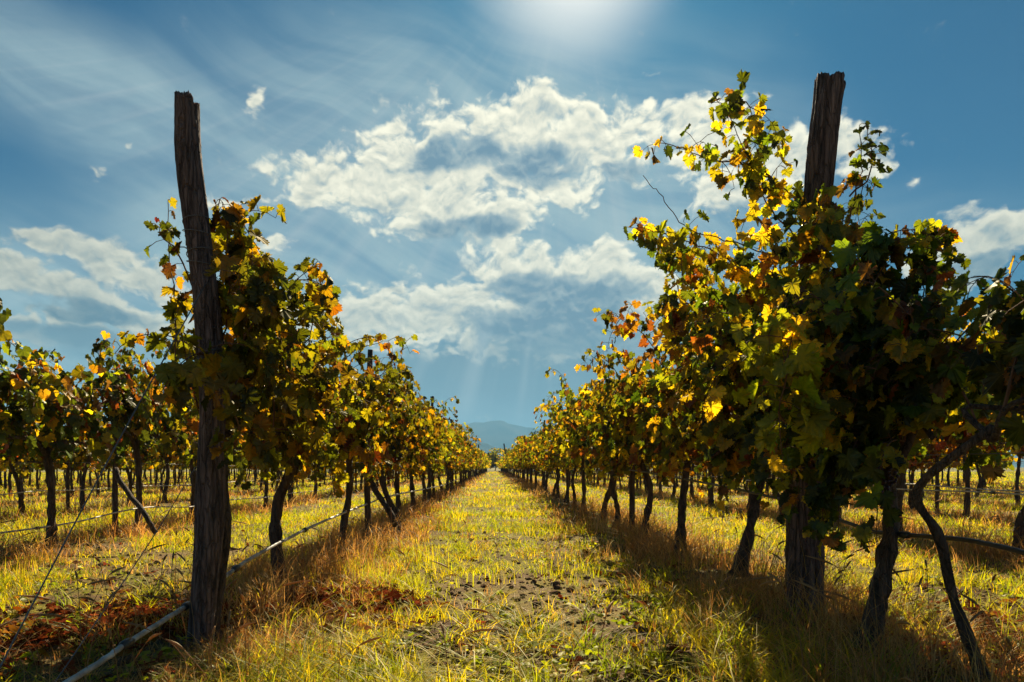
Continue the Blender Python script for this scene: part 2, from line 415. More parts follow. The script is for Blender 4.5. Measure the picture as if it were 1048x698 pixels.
def mountains():
    m, g, out = new_mat('mountain_slope')
    P = g.new('ShaderNodeNewGeometry').outputs['Position']
    c = g.ramp(g.noise(P, .004, 8, .6), [(.35, (.045, .06, .035)), (.65, (.13, .12, .08))])
    b = g.new('ShaderNodeBsdfDiffuse'); g.l.new(c, b.inputs[0]); g.l.new(b.outputs[0], out.inputs[0])
    def ridge(name, d, depth, prof, seed, amp, lab):
        xs = np.linspace(-1.35 * d, 1.35 * d, 420); ts = np.linspace(-1, 1, 41)
        X, T = np.meshgrid(xs, ts)
        px = HX + X / d * FPX
        h = np.interp(px, [p[0] for p in prof], [p[1] for p in prof]) / FPX * d
        rough = (fb(X, T * depth, 1 / (d * .05), seed, 5) - .5)
        crest = h * (1 + .25 * (fb(X, X * 0, 1 / (d * .03), seed + 9, 4) - .5))
        Z = np.maximum(crest * (1 - np.abs(T) ** 1.3) + rough * amp * d / FPX * (1 - T ** 2), 0) - 3
        Y = d + T * depth + (fb(X, X * 0, 1 / (d * .2), seed + 5) - .5) * depth * .6
        n = len(xs); i = (np.arange(40)[:, None] * n + np.arange(n - 1)[None, :]).ravel()
        obj(name, mesh_np(name, np.stack((X, Y, Z), -1).reshape(-1, 3), np.stack((i, i + 1, i + n + 1, i + n), 1), m, smooth=True), kind='structure', label=lab)
    ridge('mountains', 5200, 900, [(-900, 16), (0, 22), (300, 30), (420, 40), (470, 46), (515, 47), (560, 40), (640, 30), (760, 36), (1000, 22), (1900, 15)], 4, 10, 'pale blue mountain range beyond the plain')
    ridge('hills', 3300, 350, [(-900, 8), (300, 14), (400, 18), (455, 32), (485, 31), (505, 22), (530, 13), (600, 10), (800, 12), (1900, 8)], 21, 7, 'darker hill in front of the pale mountain range')
mountains()

# ------------------------------------------------------------------ leaves
LOBED = [(-.04, -.10), (.12, -.27), (.33, -.31), (.45, -.16), (.60, -.10), (.58, .12), (.64, .32), (.46, .38), (.38, .38), (.34, .56), (.17, .66), (0, .82)]
def leaf_template(simple=False):
    if simple:
        half = [(.28, -.26), (.52, .0), (.52, .36), (.25, .55), (0, .84)]
        out = [(0, -.06)] + half + [(-x, y) for x, y in half[:-1]][::-1]
    else:
        half = LOBED[1:]
        out = [(0, -.08)] + half + [(-x, y) for x, y in half[:-1]][::-1]
    o = np.array(out); n = len(o)
    V = np.vstack(((0, .05), o))
    T = np.array([(0, 1 + k, 1 + (k + 1) % n) for k in range(n)])
    return V, T
def toothed():
    V, _ = leaf_template(False); o = V[1:]; n = len(o); out = []
    for k in range(n):
        a, b = o[k], o[(k + 1) % n]; e = b - a; nr = np.array((e[1], -e[0]))
        out.append(a)
        if k not in (0, n - 1): out.append(a + e * .38 + nr * .16); out.append(a + e * .55 - nr * .10)
    o2 = np.array(out); V = np.vstack((V[0], o2)); m = len(o2)
    return V, np.array([(0, 1 + k, 1 + (k + 1) % m) for k in range(m)])
LT = {False: leaf_template(False), True: leaf_template(True), 'fine': toothed()}

PAL = {'dk': (.030, .046, .010), 'gr': (.080, .112, .012), 'yg': (.20, .21, .014), 'ye': (.38, .28, .016), 'or': (.235, .118, .012), 're': (.14, .042, .014), 'br': (.12, .066, .024)}
def pick_cols(n, mood, rng):
    """mood: weights over the palette"""
    keys = list(mood); w = np.array([mood[k] for k in keys], float); w /= w.sum()
    idx = rng.choice(len(keys), n, p=w)
    c = np.array([PAL[k] for k in keys])[idx]
    return c * (1 + .22 * rng.randn(n, 1)).clip(.45, 1.7) * (1 + .08 * rng.randn(n, 3))

def leaf_mesh(name, P, size, col, tip, nrm, rng, simple=False, mat=None, brown=.85):
    """P: n petiole points; tip: blade direction; nrm: approximate blade normal"""
    n = len(P); V0, T0 = LT[simple]; L = len(V0)
    Y = tip / (np.linalg.norm(tip, axis=1)[:, None] + 1e-9)
    Z = nrm - (nrm * Y).sum(1)[:, None] * Y; Z /= np.linalg.norm(Z, axis=1)[:, None] + 1e-9
    X = np.cross(Y, Z)
    lx = V0[None, :, 0] * (1 + .07 * rng.randn(n, L)) * (1 + .12 * rng.randn(n, 1)); ly = V0[None, :, 1] * (1 + .08 * rng.randn(n, L))
    r2 = lx ** 2 + ly ** 2
    fold = rng.uniform(-.1, .65, (n, 1)); curl = rng.normal(0, .35, (n, 1))
    lz = fold * np.abs(lx) - curl * ly ** 2 - .25 * r2 + .055 * rng.randn(n, L)
    V = P[:, None, :] + size[:, None, None] * (lx[..., None] * X[:, None] + ly[..., None] * Y[:, None] + lz[..., None] * Z[:, None])
    T = T0[None] + (np.arange(n) * L)[:, None, None]
    c = np.empty((n, L, 4)); c[:, :, :3] = np.clip(col, .004, .8)[:, None, :]
    c[:, :, 3] = (rng.rand(n, 1) ** 2.0) * brown
    uv = np.broadcast_to(V0[None], (n, L, 2)).copy(); uv[..., 1] += .02
    return mesh_np(name, V.reshape(-1, 3), T.reshape(-1, 3), mat or M_LEAF, col=c.reshape(-1, 4), luv=uv.reshape(-1, 2))

def cane_path(rng, p, d, length, droop=.05, wob=.14, step=.045, keep=0.0):
    p = np.array(p, float); d = np.array(d, float); d /= np.linalg.norm(d); out = [p.copy()]
    n = max(4, int(length / step))
    w = rng.randn(3) * .5
    for k in range(n):
        w = w * .8 + rng.randn(3) * .6
        d = d + np.array((-keep * p[0], 0, -droop * (k / n) * 2.2)) + w * wob * .28
        d /= np.linalg.norm(d); p = p + d * step; out.append(p.copy())
    return np.array(out)

def leaves_on(rng, path, size, out_x=0.0, every=1, pet=.07, start=2, young=True, double=.35):
    """petiole tips along a cane: returns P, size, tip, normal, petiole segments"""
    P = []; S = []; TI = []; N = []; seg = []
    m = len(path); side = 1
    for k in range(start, m, every):
        for rep in range(1 + (rng.rand() < double)):
            t = path[min(k + 1, m - 1)] - path[k - 1]; t /= np.linalg.norm(t) + 1e-9
            o = np.cross(t, rng.randn(3)); o /= np.linalg.norm(o) + 1e-9; o = o * side; side = -side
            o = o * .8 + np.array((out_x * .7 + .3 * rng.randn(), .2 * rng.randn(), -.1)); o /= np.linalg.norm(o)
            f = 1.0 if not young else (1 - .55 * max(0, (k / m - .55) / .45) ** 1.3)
            s = size * f * rng.uniform(.55, 1.2)
            q = path[k] + o * pet * f * rng.uniform(.5, 1.4)
            P.append(q); S.append(s); seg.append((path[k], q))
            TI.append(o * .55 + np.array((0, 0, -.9)) + rng.randn(3) * .42)
            N.append(np.array((o[0] * 1.0 + out_x * .5, o[1] * .8 - .12, .55)) + rng.randn(3) * .50)
    return P, S, TI, N, seg

GREEN = dict(dk=1.5, gr=4, yg=5, ye=1.2, br=.3)
MIX = dict(dk=1.5, gr=3.2, yg=4.0, ye=2.2, **{'or': .22}, re=.3, br=.5)
GOLD = dict(dk=1.0, gr=2, yg=3.2, ye=3.2, **{'or': .7}, re=.3, br=.6)
RUST = dict(dk=1.5, gr=1.5, yg=1.2, ye=2.0, **{'or': 1.5}, re=.9, br=1.4)
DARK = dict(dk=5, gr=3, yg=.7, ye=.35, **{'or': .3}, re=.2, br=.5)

def build_vine(seed, top=2.0, low=.80, half=.85, ncane=15, mood=MIX, leaf=.092, simple=False, trunk=None, extra=(), lat=.30, wild=1.0,
               sides=7, density=1.0, lean=0.0, canesz=1.0, hang=5, y0=None, mood2=None, bunches=0, girth=1.0, side=None):
    """meshes of one vine in local coordinates (trunk foot at 0, row along y): trunk, canes, foliage, bunches"""
    rng = np.random.RandomState(seed)
    head = .86 + .08 * rng.rand()
    tb = Tubes()
    if trunk is None:
        lx, ly = rng.normal(0, .05), rng.normal(0, .10)
        trunk = [(0, 0, -.05), (lx * .6 + rng.normal(0, .015), ly * .2, .25), (lx + rng.normal(0, .02), ly * .6 + rng.normal(0, .03), .55), (rng.normal(0, .02), ly * 1.1, head)]
    tp = smooth_path(trunk, 22); r0 = rng.uniform(.030, .040) * girth
    tt = np.linspace(0, 1, 22)
    knots = 1 + .28 * np.exp(-((tt - rng.uniform(.25, .8)) / .05) ** 2) + .22 * np.exp(-((tt - rng.uniform(.3, .95)) / .04) ** 2) + .1 * np.sin(tt * 40 + seed)
    rad = r0 * (1.35 * np.exp(-tt * 9) + 1.0 - .18 * tt) * knots
    def gnarl(rr, th, P):
        return rr * (1 + .13 * np.sin(3 * th[None, :] + P[:, 2:3] * 14 + seed) + .08 * np.sin(5 * th[None, :] - P[:, 2:3] * 23) + .05 * rng.randn(*rr.shape))
    tb.add(tp, rad, sides + 4, fn=gnarl)
    top_pt = tp[-1]
    arms = []
    for sg in (-1, 1):
        L = half * rng.uniform(.75, 1.0)
        a = smooth_path([top_pt - (0, 0, .04), top_pt + (rng.normal(0, .02), sg * .12, .07), (rng.normal(0, .03), sg * L * .55 + top_pt[1] * .5, head + .09 + rng.normal(0, .03)), (rng.normal(0, .03), sg * L, head + .08 + rng.normal(0, .04))], 14)
        tb.add(a, np.linspace(r0 * .72, r0 * .3, 14), sides, rough=.10, rng=rng); arms.append(a)
    cn = Tubes(); P = []; S = []; TI = []; N = []; C = []
    m2 = mood2 or mood
    def put(path, size, ox, mood_, **kw):
        p, s, ti, n, seg = leaves_on(rng, path, size, ox, **kw)
        if not p: return
        local = {k: v * rng.uniform(.3, 1.9) for k, v in mood_.items()}
        P.extend(p); S.extend(s); TI.extend(ti); N.extend(n); C.append(pick_cols(len(p), local, rng))
        if simple is not True:
            for a, b in seg:
                cn.add(np.array((a, (a + b) / 2 + (0, 0, .008), b)), .0016 * canesz, 3, cap=False)
    for k in range(ncane):
        a = arms[k % 2]; st = a[rng.randint(1, 14)]
        sx = rng.choice((-1, 1)) if side is None or rng.rand() < .08 else side; L = (top - head) * rng.uniform(.7, 1.15)
        d = (sx * rng.uniform(.05, .35) + lean * .3, rng.normal(0, .28), 1)
        pth = cane_path(rng, st, d, L, droop=.10 * wild, keep=.10, wob=.16)
        m = len(pth)
        cn.add(pth, np.linspace(.0055, .0018, m) * canesz, 4 if simple is True else 5, cap=False)
        put(pth, leaf, sx * .6 + lean, mood if rng.rand() < .6 else m2, double=.55 * density)
        if rng.rand() < .75 * density:      # side shoot arching outwards and down
            q = pth[rng.randint(m // 3, m - 1)]
            p2 = cane_path(rng, q, (sx * (1 if side is None or sx == side else .3) * rng.uniform(.4, 1.0), rng.normal(0, .6), .45), rng.uniform(.25, .55) * lat / .3, droop=.30 * wild, wob=.2)
            cn.add(p2, np.linspace(.003, .0012, len(p2)) * canesz, 4, cap=False)
            put(p2, leaf * .85, sx, m2, double=.5)
    for k in range(hang):                     # short shoots that hang under the arms
        a = arms[k % 2]; st = a[rng.randint(3, 14)]; sx = rng.choice((-1, 1)) if side is None else side
        p2 = cane_path(rng, st + (0, 0, .02), (sx * 1.0, rng.normal(0, .5), .1), max(.15, (head - low) * 2.2 + rng.uniform(.0, .2)), droop=.5, wob=.15)
        cn.add(p2, np.linspace(.004, .0015, len(p2)) * canesz, 4, cap=False)
        put(p2, leaf, sx, mood, double=.6)
    nf = int(115 * density * half / .85)      # leaves filling the inside of the hedge
    f = np.stack((rng.normal(0 if side is None else side * lat * .5, lat * .55, nf), rng.uniform(-half, half, nf), head + (top - head) * rng.beta(1.1, 1.5, nf) * .85 - .04), 1)
    P.extend(f); S.extend(leaf * rng.uniform(.6, 1.25, nf)); TI.extend(np.array((0, 0, -1.)) + rng.randn(nf, 3) * .55)
    N.extend(np.stack((np.sign(f[:, 0]) * .9, np.zeros(nf) - .1, np.full(nf, .5)), 1) + rng.randn(nf, 3) * .5); C.append(pick_cols(nf, mood, rng))
    for e in extra:                            # shoots traced in the place: dict(path=, n=, leaf=, mood=, r=)
        pth = smooth_path(e['path'], e.get('n', 20)) + rng.randn(e.get('n', 20), 3) * .004
        cn.add(pth, np.linspace(e.get('r', .005), .0016, len(pth)), 5, cap=False)
        if e.get('leaf', leaf): put(pth, e.get('leaf', leaf), e.get('ox', 0), e.get('mood', mood), double=e.get('double', .5), start=e.get('start', 1), pet=e.get('pet', .07), every=e.get('every', 1))
        for _ in range(e.get('twigs', 0)):
            q = pth[rng.randint(2, len(pth))]
            p2 = cane_path(rng, q, rng.randn(3) * (.7, .5, .8), rng.uniform(.12, .3), droop=.25, wob=.2)
            cn.add(p2, np.linspace(.0025, .001, len(p2)), 4, cap=False); put(p2, e.get('leaf', leaf) * .85, e.get('ox', 0), e.get('mood', mood), double=.4)
    P = np.array(P); S_ = np.array(S); TI = np.array(TI); N = np.array(N); C = np.vstack(C)
    out = dict(trunk=tb.mesh('trunk', M_BARK), canes=cn.mesh('canes', M_CANE), foliage=leaf_mesh('foliage', P, S_, C, TI, N, rng, simple))
    if bunches:
        out['bunches'] = [grape_bunch(rng, arms[k % 2][rng.randint(3, 12)] + (rng.choice((-.08, .08)), 0, -.10)) for k in range(bunches)]
    return out

def grape_bunch(rng, p):
    import bmesh
    bm = bmesh.new()
    from mathutils import Matrix
    for k in range(26):
        t = k / 26; r = .030 * (1 - t) + .006; a = k * 2.4
        M = Matrix.Translation(Vector((math.cos(a) * r + p[0], math.sin(a) * r + p[1], p[2] - t * .12)))
        bmesh.ops.create_icosphere(bm, subdivisions=1, radius=.0085 * rng.uniform(.8, 1.15), matrix=M)
    bmesh.ops.create_cone(bm, segments=5, radius1=.0015, radius2=.002, depth=.08, matrix=Matrix.Translation(Vector((p[0], p[1], p[2] + .03))))
    me = bpy.data.meshes.new('grape_bunch'); bm.to_mesh(me); bm.free(); me.materials.append(M_GRAPE)
    for q in me.polygons: q.use_smooth = True
    return me

def place_vine(parts, x, y, label, group, rz=0, sc=1.0, sz=1.0):
    e = empty('grape_vine', (x, y, float(gz(x, y))), label, 'grapevine', group, rz)
    e.scale = (sc, sc, sc * sz)
    for nm in ('trunk', 'canes', 'foliage'): obj(nm, parts[nm], e)
    for b in parts.get('bunches', []): obj('grape_bunch', b, e)
    return e

ORD = ['first', 'second', 'third', 'fourth', 'fifth', 'sixth', 'seventh', 'eighth', 'ninth', 'tenth', 'eleventh', 'twelfth', 'thirteenth', 'fourteenth', 'fifteenth', 'sixteenth']
GL, GR = 'vines in the row left of the grass alley', 'vines in the row right of the grass alley'

def loc_pts(x, y, pts):
    """pixel points with their depth -> local coordinates of the vine standing at x, y"""
    o = np.array((x, y, float(gz(x, y))))
    return [tuple(at(*p) - o) for p in pts]

def near_vines():
    # --- left row
    x, y = -1.28, 3.85
    p = loc_pts
    post_vine = build_vine(101, simple='fine', top=1.82, half=.5, ncane=13, side=1, mood=dict(gr=3, yg=7, ye=1.6, br=.3), mood2=dict(gr=3, yg=7, ye=.8), leaf=.088, lat=.24, density=.85, hang=4, bunches=1, girth=.85,
        trunk=p(x, y, [(214, 668, 3.20), (220, 600, 3.19), (231, 535, 3.17), (226, 490, 3.2), (232, 460, 3.5)]),
        extra=[dict(path=p(x, y, [(218, 400, 3.2), (235, 300, 3.2), (232, 235, 3.2), (226, 203, 3.2)]), n=26, twigs=4, leaf=.10, mood=MIX, double=.9),
               dict(path=p(x, y, [(230, 400, 3.3), (252, 320, 3.25), (256, 250, 3.3), (244, 212, 3.3)]), n=26, twigs=6, leaf=.105, mood=GREEN, double=1),
               dict(path=p(x, y, [(240, 400, 3.5), (280, 330, 3.5), (300, 290, 3.5), (326, 268, 3.6)]), n=22, twigs=3, leaf=.09, mood=MIX),
               dict(path=p(x, y, [(235, 380, 3.1), (262, 320, 3.0), (272, 290, 3.0), (266, 262, 3.0)]), n=20, twigs=5, leaf=.105, mood=dict(gr=4, yg=5, ye=1), double=1),
               dict(path=p(x, y, [(205, 430, 3.25), (188, 350, 3.2), (176, 290, 3.15), (172, 205, 3.15)]), n=24, twigs=0, leaf=.08, mood=GREEN, double=.1, pet=.05),
               dict(path=p(x, y, [(200, 400, 3.2), (183, 380, 3.15), (180, 330, 3.1), (190, 300, 3.1)]), n=12, twigs=0, leaf=.095, mood=GREEN),
               dict(path=p(x, y, [(210, 330, 3.2), (185, 262, 3.15), (165, 240, 3.1), (164, 228, 3.1)]), n=8, twigs=0, leaf=.05, mood=dict(re=1, br=2, gr=3)),
               dict(path=p(x, y, [(250, 370, 3.0), (238, 405, 2.9), (245, 440, 2.9), (236, 470, 2.95)]), n=12, twigs=1, leaf=.10, mood=MIX, double=1)])
    place_vine(post_vine, x, y, 'green leaved vine climbing the tall leaning post left of the grass alley', GL)
    specs = [(4.62, [(288, 612, 4.55), (283, 560, 4.55), (284, 515, 4.6), (300, 478, 4.62)], 2.02, MIX, 'second vine of the left row, its dark trunk bare beside the hose'),
             (6.45, [(349, 572, 6.4), (351, 545, 6.4), (357, 505, 6.45), (358, 470, 6.45)], 2.05, GOLD, 'third vine of the left row, with golden leaves'),
             (8.6, None, 2.0, MIX, 'fourth vine of the left row, trunk leaning towards the alley'),
             (10.2, None, 2.0, GOLD, 'fifth vine of the left row past the leaning trunk')]
    for k, (yy, tr, top, mood, lab) in enumerate(specs):
        xx = -1.40
        if tr: tr = p(xx, yy, tr)
        elif k == 2: tr = [(.22, -.05, -.05), (.16, 0, .25), (.04, 0, .5), (-.05, 0, .9)]
        ex = []
        if k == 0: ex = [dict(path=p(xx, yy, [(300, 420, 4.4), (318, 340, 4.3), (326, 300, 4.2), (322, 272, 4.2)]), n=22, twigs=5, leaf=.09, mood=MIX),
                         dict(path=p(xx, yy, [(330, 420, 4.9), (352, 370, 4.9), (372, 356, 4.8), (408, 345, 4.7)]), n=22, twigs=3, leaf=.075, mood=GOLD)]
        if k == 1: ex = [dict(path=p(xx, yy, [(365, 420, 6.2), (385, 390, 6.0), (400, 375, 6.0), (412, 368, 6.0)]), n=14, twigs=3, leaf=.08, mood=MIX)]
        pv = build_vine(110 + k, simple='fine', top=top, half=.9, ncane=19, mood=mood, mood2=MIX if mood is GOLD else GREEN, leaf=.090, lat=.32, density=1.1, hang=9, low=.74, trunk=tr, extra=ex)
        place_vine(pv, xx, yy, lab, GL)
    # --- right row: the vine before the post, the post's vine, and those behind it
    x = 1.65
    y = 2.96
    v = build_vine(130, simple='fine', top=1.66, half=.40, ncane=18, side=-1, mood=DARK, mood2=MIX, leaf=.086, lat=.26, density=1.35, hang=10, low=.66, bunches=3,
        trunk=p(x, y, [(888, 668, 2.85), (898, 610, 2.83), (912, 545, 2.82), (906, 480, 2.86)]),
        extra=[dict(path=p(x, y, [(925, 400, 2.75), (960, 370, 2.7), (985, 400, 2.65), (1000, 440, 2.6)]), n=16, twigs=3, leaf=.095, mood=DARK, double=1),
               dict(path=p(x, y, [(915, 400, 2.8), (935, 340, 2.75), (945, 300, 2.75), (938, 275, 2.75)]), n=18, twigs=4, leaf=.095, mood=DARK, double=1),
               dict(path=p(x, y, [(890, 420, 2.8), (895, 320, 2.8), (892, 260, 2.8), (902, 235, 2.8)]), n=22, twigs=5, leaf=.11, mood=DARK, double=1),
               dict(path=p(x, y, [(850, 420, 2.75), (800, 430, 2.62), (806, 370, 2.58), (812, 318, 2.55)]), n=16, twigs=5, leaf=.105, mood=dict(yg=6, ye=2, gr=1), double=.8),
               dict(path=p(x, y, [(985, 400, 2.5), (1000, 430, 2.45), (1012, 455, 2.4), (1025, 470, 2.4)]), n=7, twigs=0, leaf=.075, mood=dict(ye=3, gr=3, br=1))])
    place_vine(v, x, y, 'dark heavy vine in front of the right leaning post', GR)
    y = 1.72
    v = build_vine(131, simple='fine', top=1.30, half=.4, ncane=12, mood=DARK, mood2=DARK, leaf=.08, lat=.2, density=.4, hang=3, low=.85,
        girth=.40,
        trunk=[(.09, .63, -.06), (-.03, .66, .28), (-.11, .64, .55), (-.20, .62, .72), (-.10, .40, .92)])
    place_vine(v, x, y, 'vine on a thin slanting trunk closest to the camera in the right row', GR)
    y = 3.82
    v = build_vine(132, simple='fine', top=2.15, half=.72, ncane=22, mood=MIX, mood2=GOLD, leaf=.090, lat=.38, density=1.1, hang=10, low=.78, bunches=2,
        trunk=[(.08, .10, -.05), (.07, .12, .3), (.06, .10, .62), (.0, .05, .9)],
        extra=[dict(path=p(x, y, [(850, 230, 3.7), (805, 195, 3.6), (768, 165, 3.5), (742, 105, 3.5)]), n=24, twigs=7, leaf=.075, mood=dict(dk=1.5, gr=2.5, yg=4, ye=3, br=.6), double=.6, every=1),
               dict(path=p(x, y, [(768, 170, 3.5), (745, 165, 3.45), (720, 160, 3.4), (698, 152, 3.4)]), n=11, twigs=4, leaf=.075, mood=dict(dk=1.5, gr=2.5, yg=4, ye=3, br=.6), double=.7),
               dict(path=p(x, y, [(742, 120, 3.5), (748, 104, 3.5), (765, 105, 3.5), (774, 130, 3.5)]), n=9, twigs=2, leaf=.08, mood=dict(dk=1.5, gr=2.5, yg=4, ye=3, br=.6), double=.7),
               dict(path=p(x, y, [(830, 260, 3.7), (790, 215, 3.6), (775, 185, 3.6), (760, 150, 3.6)]), n=18, twigs=5, leaf=.09, mood=GOLD),
               dict(path=p(x, y, [(838, 300, 3.7), (812, 270, 3.6), (740, 245, 3.5), (702, 232, 3.5), (676, 200, 3.5), (658, 180, 3.5)]), n=34, twigs=0, leaf=0, r=.004),
               dict(path=p(x, y, [(790, 300, 3.7), (740, 262, 3.6), (695, 245, 3.55), (652, 232, 3.5)]), n=24, twigs=6, leaf=.085, mood=GOLD, double=.6),
               dict(path=p(x, y, [(760, 330, 3.8), (720, 290, 3.7), (690, 262, 3.6), (650, 246, 3.6)]), n=22, twigs=5, leaf=.085, mood=MIX),
               dict(path=p(x, y, [(860, 260, 3.6), (872, 210, 3.55), (882, 170, 3.55), (880, 128, 3.55)]), n=20, twigs=1, leaf=.07, mood=DARK, double=.3),
               dict(path=p(x, y, [(870, 200, 3.55), (890, 180, 3.5), (892, 160, 3.5), (888, 130, 3.5)]), n=12, twigs=1, leaf=.06, mood=DARK, double=.2),
               dict(path=p(x, y, [(845, 330, 3.4), (838, 280, 3.35), (836, 230, 3.35), (850, 195, 3.4)]), n=20, twigs=6, leaf=.10, mood=GOLD, double=1),
               dict(path=p(x, y, [(820, 400, 3.3), (800, 330, 3.25), (790, 290, 3.25), (800, 250, 3.3)]), n=22, twigs=7, leaf=.10, mood=GOLD, double=1),
               dict(path=p(x, y, [(850, 400, 3.35), (865, 330, 3.3), (870, 280, 3.3), (880, 240, 3.3)]), n=22, twigs=7, leaf=.11, mood=DARK, double=1),
               dict(path=p(x, y, [(835, 440, 3.4), (828, 470, 3.36), (838, 440, 3.3), (830, 480, 3.3)]), n=14, twigs=3, leaf=.11, mood=dict(dk=3, br=2, ye=1), double=1)])
    place_vine(v, x, y, 'golden vine sprawling over the right leaning post with long bare shoots', GR)
    specs = [(4.75, [(757, 590, 4.5), (766, 545, 4.55), (776, 505, 4.65), (782, 480, 4.7)], 2.2, GOLD, 'second vine behind the right post, on a slanting dark trunk'),
             (6.0, [(698, 575, 5.9), (697, 540, 5.9), (699, 510, 5.95), (704, 470, 6.0)], 2.25, RUST, 'rusty orange vine third behind the right post'),
             (7.6, None, 2.2, GOLD, 'fourth vine behind the right post with yellow leaves'),
             (9.2, None, 2.1, MIX, 'fifth vine behind the right post')]
    for k, (yy, tr, top, mood, lab) in enumerate(specs):
        if tr: tr = p(x, yy, tr)
        ex = []
        if k == 0: ex = [dict(path=p(x, yy, [(760, 380, 4.5), (738, 330, 4.4), (722, 300, 4.3), (715, 262, 4.3)]), n=24, twigs=6, leaf=.09, mood=GOLD),
                         dict(path=p(x, yy, [(740, 400, 4.5), (700, 350, 4.4), (684, 320, 4.3), (690, 285, 4.3)]), n=22, twigs=6, leaf=.09, mood=GOLD)]
        if k == 1: ex = [dict(path=p(x, yy, [(690, 400, 5.8), (665, 350, 5.6), (640, 330, 5.5), (625, 318, 5.4)]), n=22, twigs=5, leaf=.08, mood=RUST)]
        if k == 2: ex = [dict(path=p(x, yy, [(650, 410, 7.3), (630, 380, 7.0), (612, 370, 6.9), (600, 358, 6.8)]), n=18, twigs=4, leaf=.08, mood=GOLD)]
        pv = build_vine(140 + k, simple='fine', top=top, half=.85, ncane=21, mood=mood, mood2=MIX, leaf=.090, lat=.36, density=1.2, hang=9, low=.74, trunk=tr, extra=ex)
        place_vine(pv, x, yy, lab, GR)
near_vines()

def row_vines():
    rng = np.random.RandomState(5)
    moods = [MIX, GOLD, MIX, GREEN, GOLD, MIX, RUST, GOLD]
    near = [build_vine(200 + k, top=2.0 + .08 * (k % 3), half=.88, ncane=18, mood=moods[k], mood2=MIX, density=1.05, hang=8, low=.76, leaf=.092) for k in range(8)]
    side = [build_vine(230 + k, top=2.02 + .06 * (k % 3), half=.88, ncane=17, mood=[DARK, MIX, RUST, MIX, GREEN][k], mood2=[RUST, DARK, MIX, GREEN, MIX][k], density=1.0, hang=7, low=.80, leaf=.095) for k in range(5)]
    far = [build_vine(260 + k, top=2.03, half=.90, ncane=15, mood=moods[k], mood2=MIX, density=1.0, hang=7, leaf=.13, simple=True, canesz=1.6) for k in range(6)]
    def run(x, y0, y1, pool, farpool, name, group, start, tall=1.0):
        y = y0; k = start
        while y < y1:
            if y > 13 and rng.rand() < .04: y += 1.62; continue      # a missing vine
            pl = (pool if pool is near else [side[2], side[0], side[2], side[1]] if x > 3 else side[:4]) if y < 24 else farpool
            xx = x + rng.normal(0, .05); yy = y + rng.normal(0, .12)
            lab = (f'{ORD[k]} vine back in {name}' if k < 16 and y < 24 else f'small far vine in the distant stretch of {name}')
            place_vine(pl[rng.randint(len(pl))], xx, yy, lab, group if y < 24 else group + ', distant stretch', rz=rng.choice((0, math.pi)) + rng.normal(0, .06), sc=rng.uniform(.93, 1.06), sz=(tall * rng.uniform(.90, 1.12)) * (1.24 if x > 3 and k - start < 2 else 1))
            y += 1.62; k += 1
    run(-1.40, 11.8, 58, near, far, 'the row left of the grass alley', GL, 5)
    run(1.65, 10.8, 58, near, far, 'the row right of the grass alley', GR, 5, 1.03)
    run(-4.45, 5.2, 44, side, far, 'the second row to the left', 'vines in the second row to the left', 0, 1.12)
    run(4.70, 4.6, 44, side, far, 'the second row to the right', 'vines in the second row to the right', 0, 1.12)
    run(-7.50, 9.2, 40, side, far, 'the third row to the left', 'vines in the third row to the left', 0)
    run(7.75, 9.6, 40, side, far, 'the third row to the right', 'vines in the third row to the right', 0)
    run(-10.55, 13.6, 38, side, far, 'the fourth row to the left', 'vines in the fourth row to the left', 0)
    run(10.80, 14.0, 38, side, far, 'the fourth row to the right', 'vines in the fourth row to the right', 0)
row_vines()

def far_rows():
    """the rest of the vineyard, past the vines one could count"""
    rng = np.random.RandomState(77)
    P = []; S = []; C = []; tb = Tubes()
    for x in ROWS:
        a = abs(x)
        y0 = 58 if a < 2 else 44 if a < 5 else 40 if a < 8.5 else 38 if a < 11 else a * 1.33
        y1 = 150
        for y in np.arange(y0 + 1.2, y1, 1.65):
            n = int(np.interp(y, [20, 60, 150], [230, 150, 70]))
            base = rng.rand()
            P.append(np.stack((x + rng.normal(0, .28, n), y + rng.uniform(-.9, .9, n), .85 + 1.2 * rng.beta(1.2, 1.3, n)), 1))
            S.append(np.full(n, np.interp(y, [20, 60, 150], [.17, .22, .36])) * rng.uniform(.7, 1.3, n))
            C.append(pick_cols(n, [MIX, GOLD, GREEN][int(base * 3)], rng))
            lx = rng.normal(0, .06)
            tb.add([(x, y, -.05), (x + lx, y, .5), (x, y, .95)], (.05, .042, .036), 5)
    P = np.vstack(P); S = np.hstack(S); C = np.vstack(C); n = len(P)
    ti = np.array((0, 0, -1.)) + rng.randn(n, 3) * .6; nr = np.stack((np.sign(rng.randn(n)) * .8, np.full(n, -.2), np.full(n, .5)), 1) + rng.randn(n, 3) * .5
    me = leaf_mesh('far_foliage', P, S, C, ti, nr, rng, True)
    root = obj('distant_vineyard', me, kind='stuff', label='mass of far vine rows running towards the mountains')
    obj('trunks', tb.mesh('trunks', M_BARK), root)
far_rows()

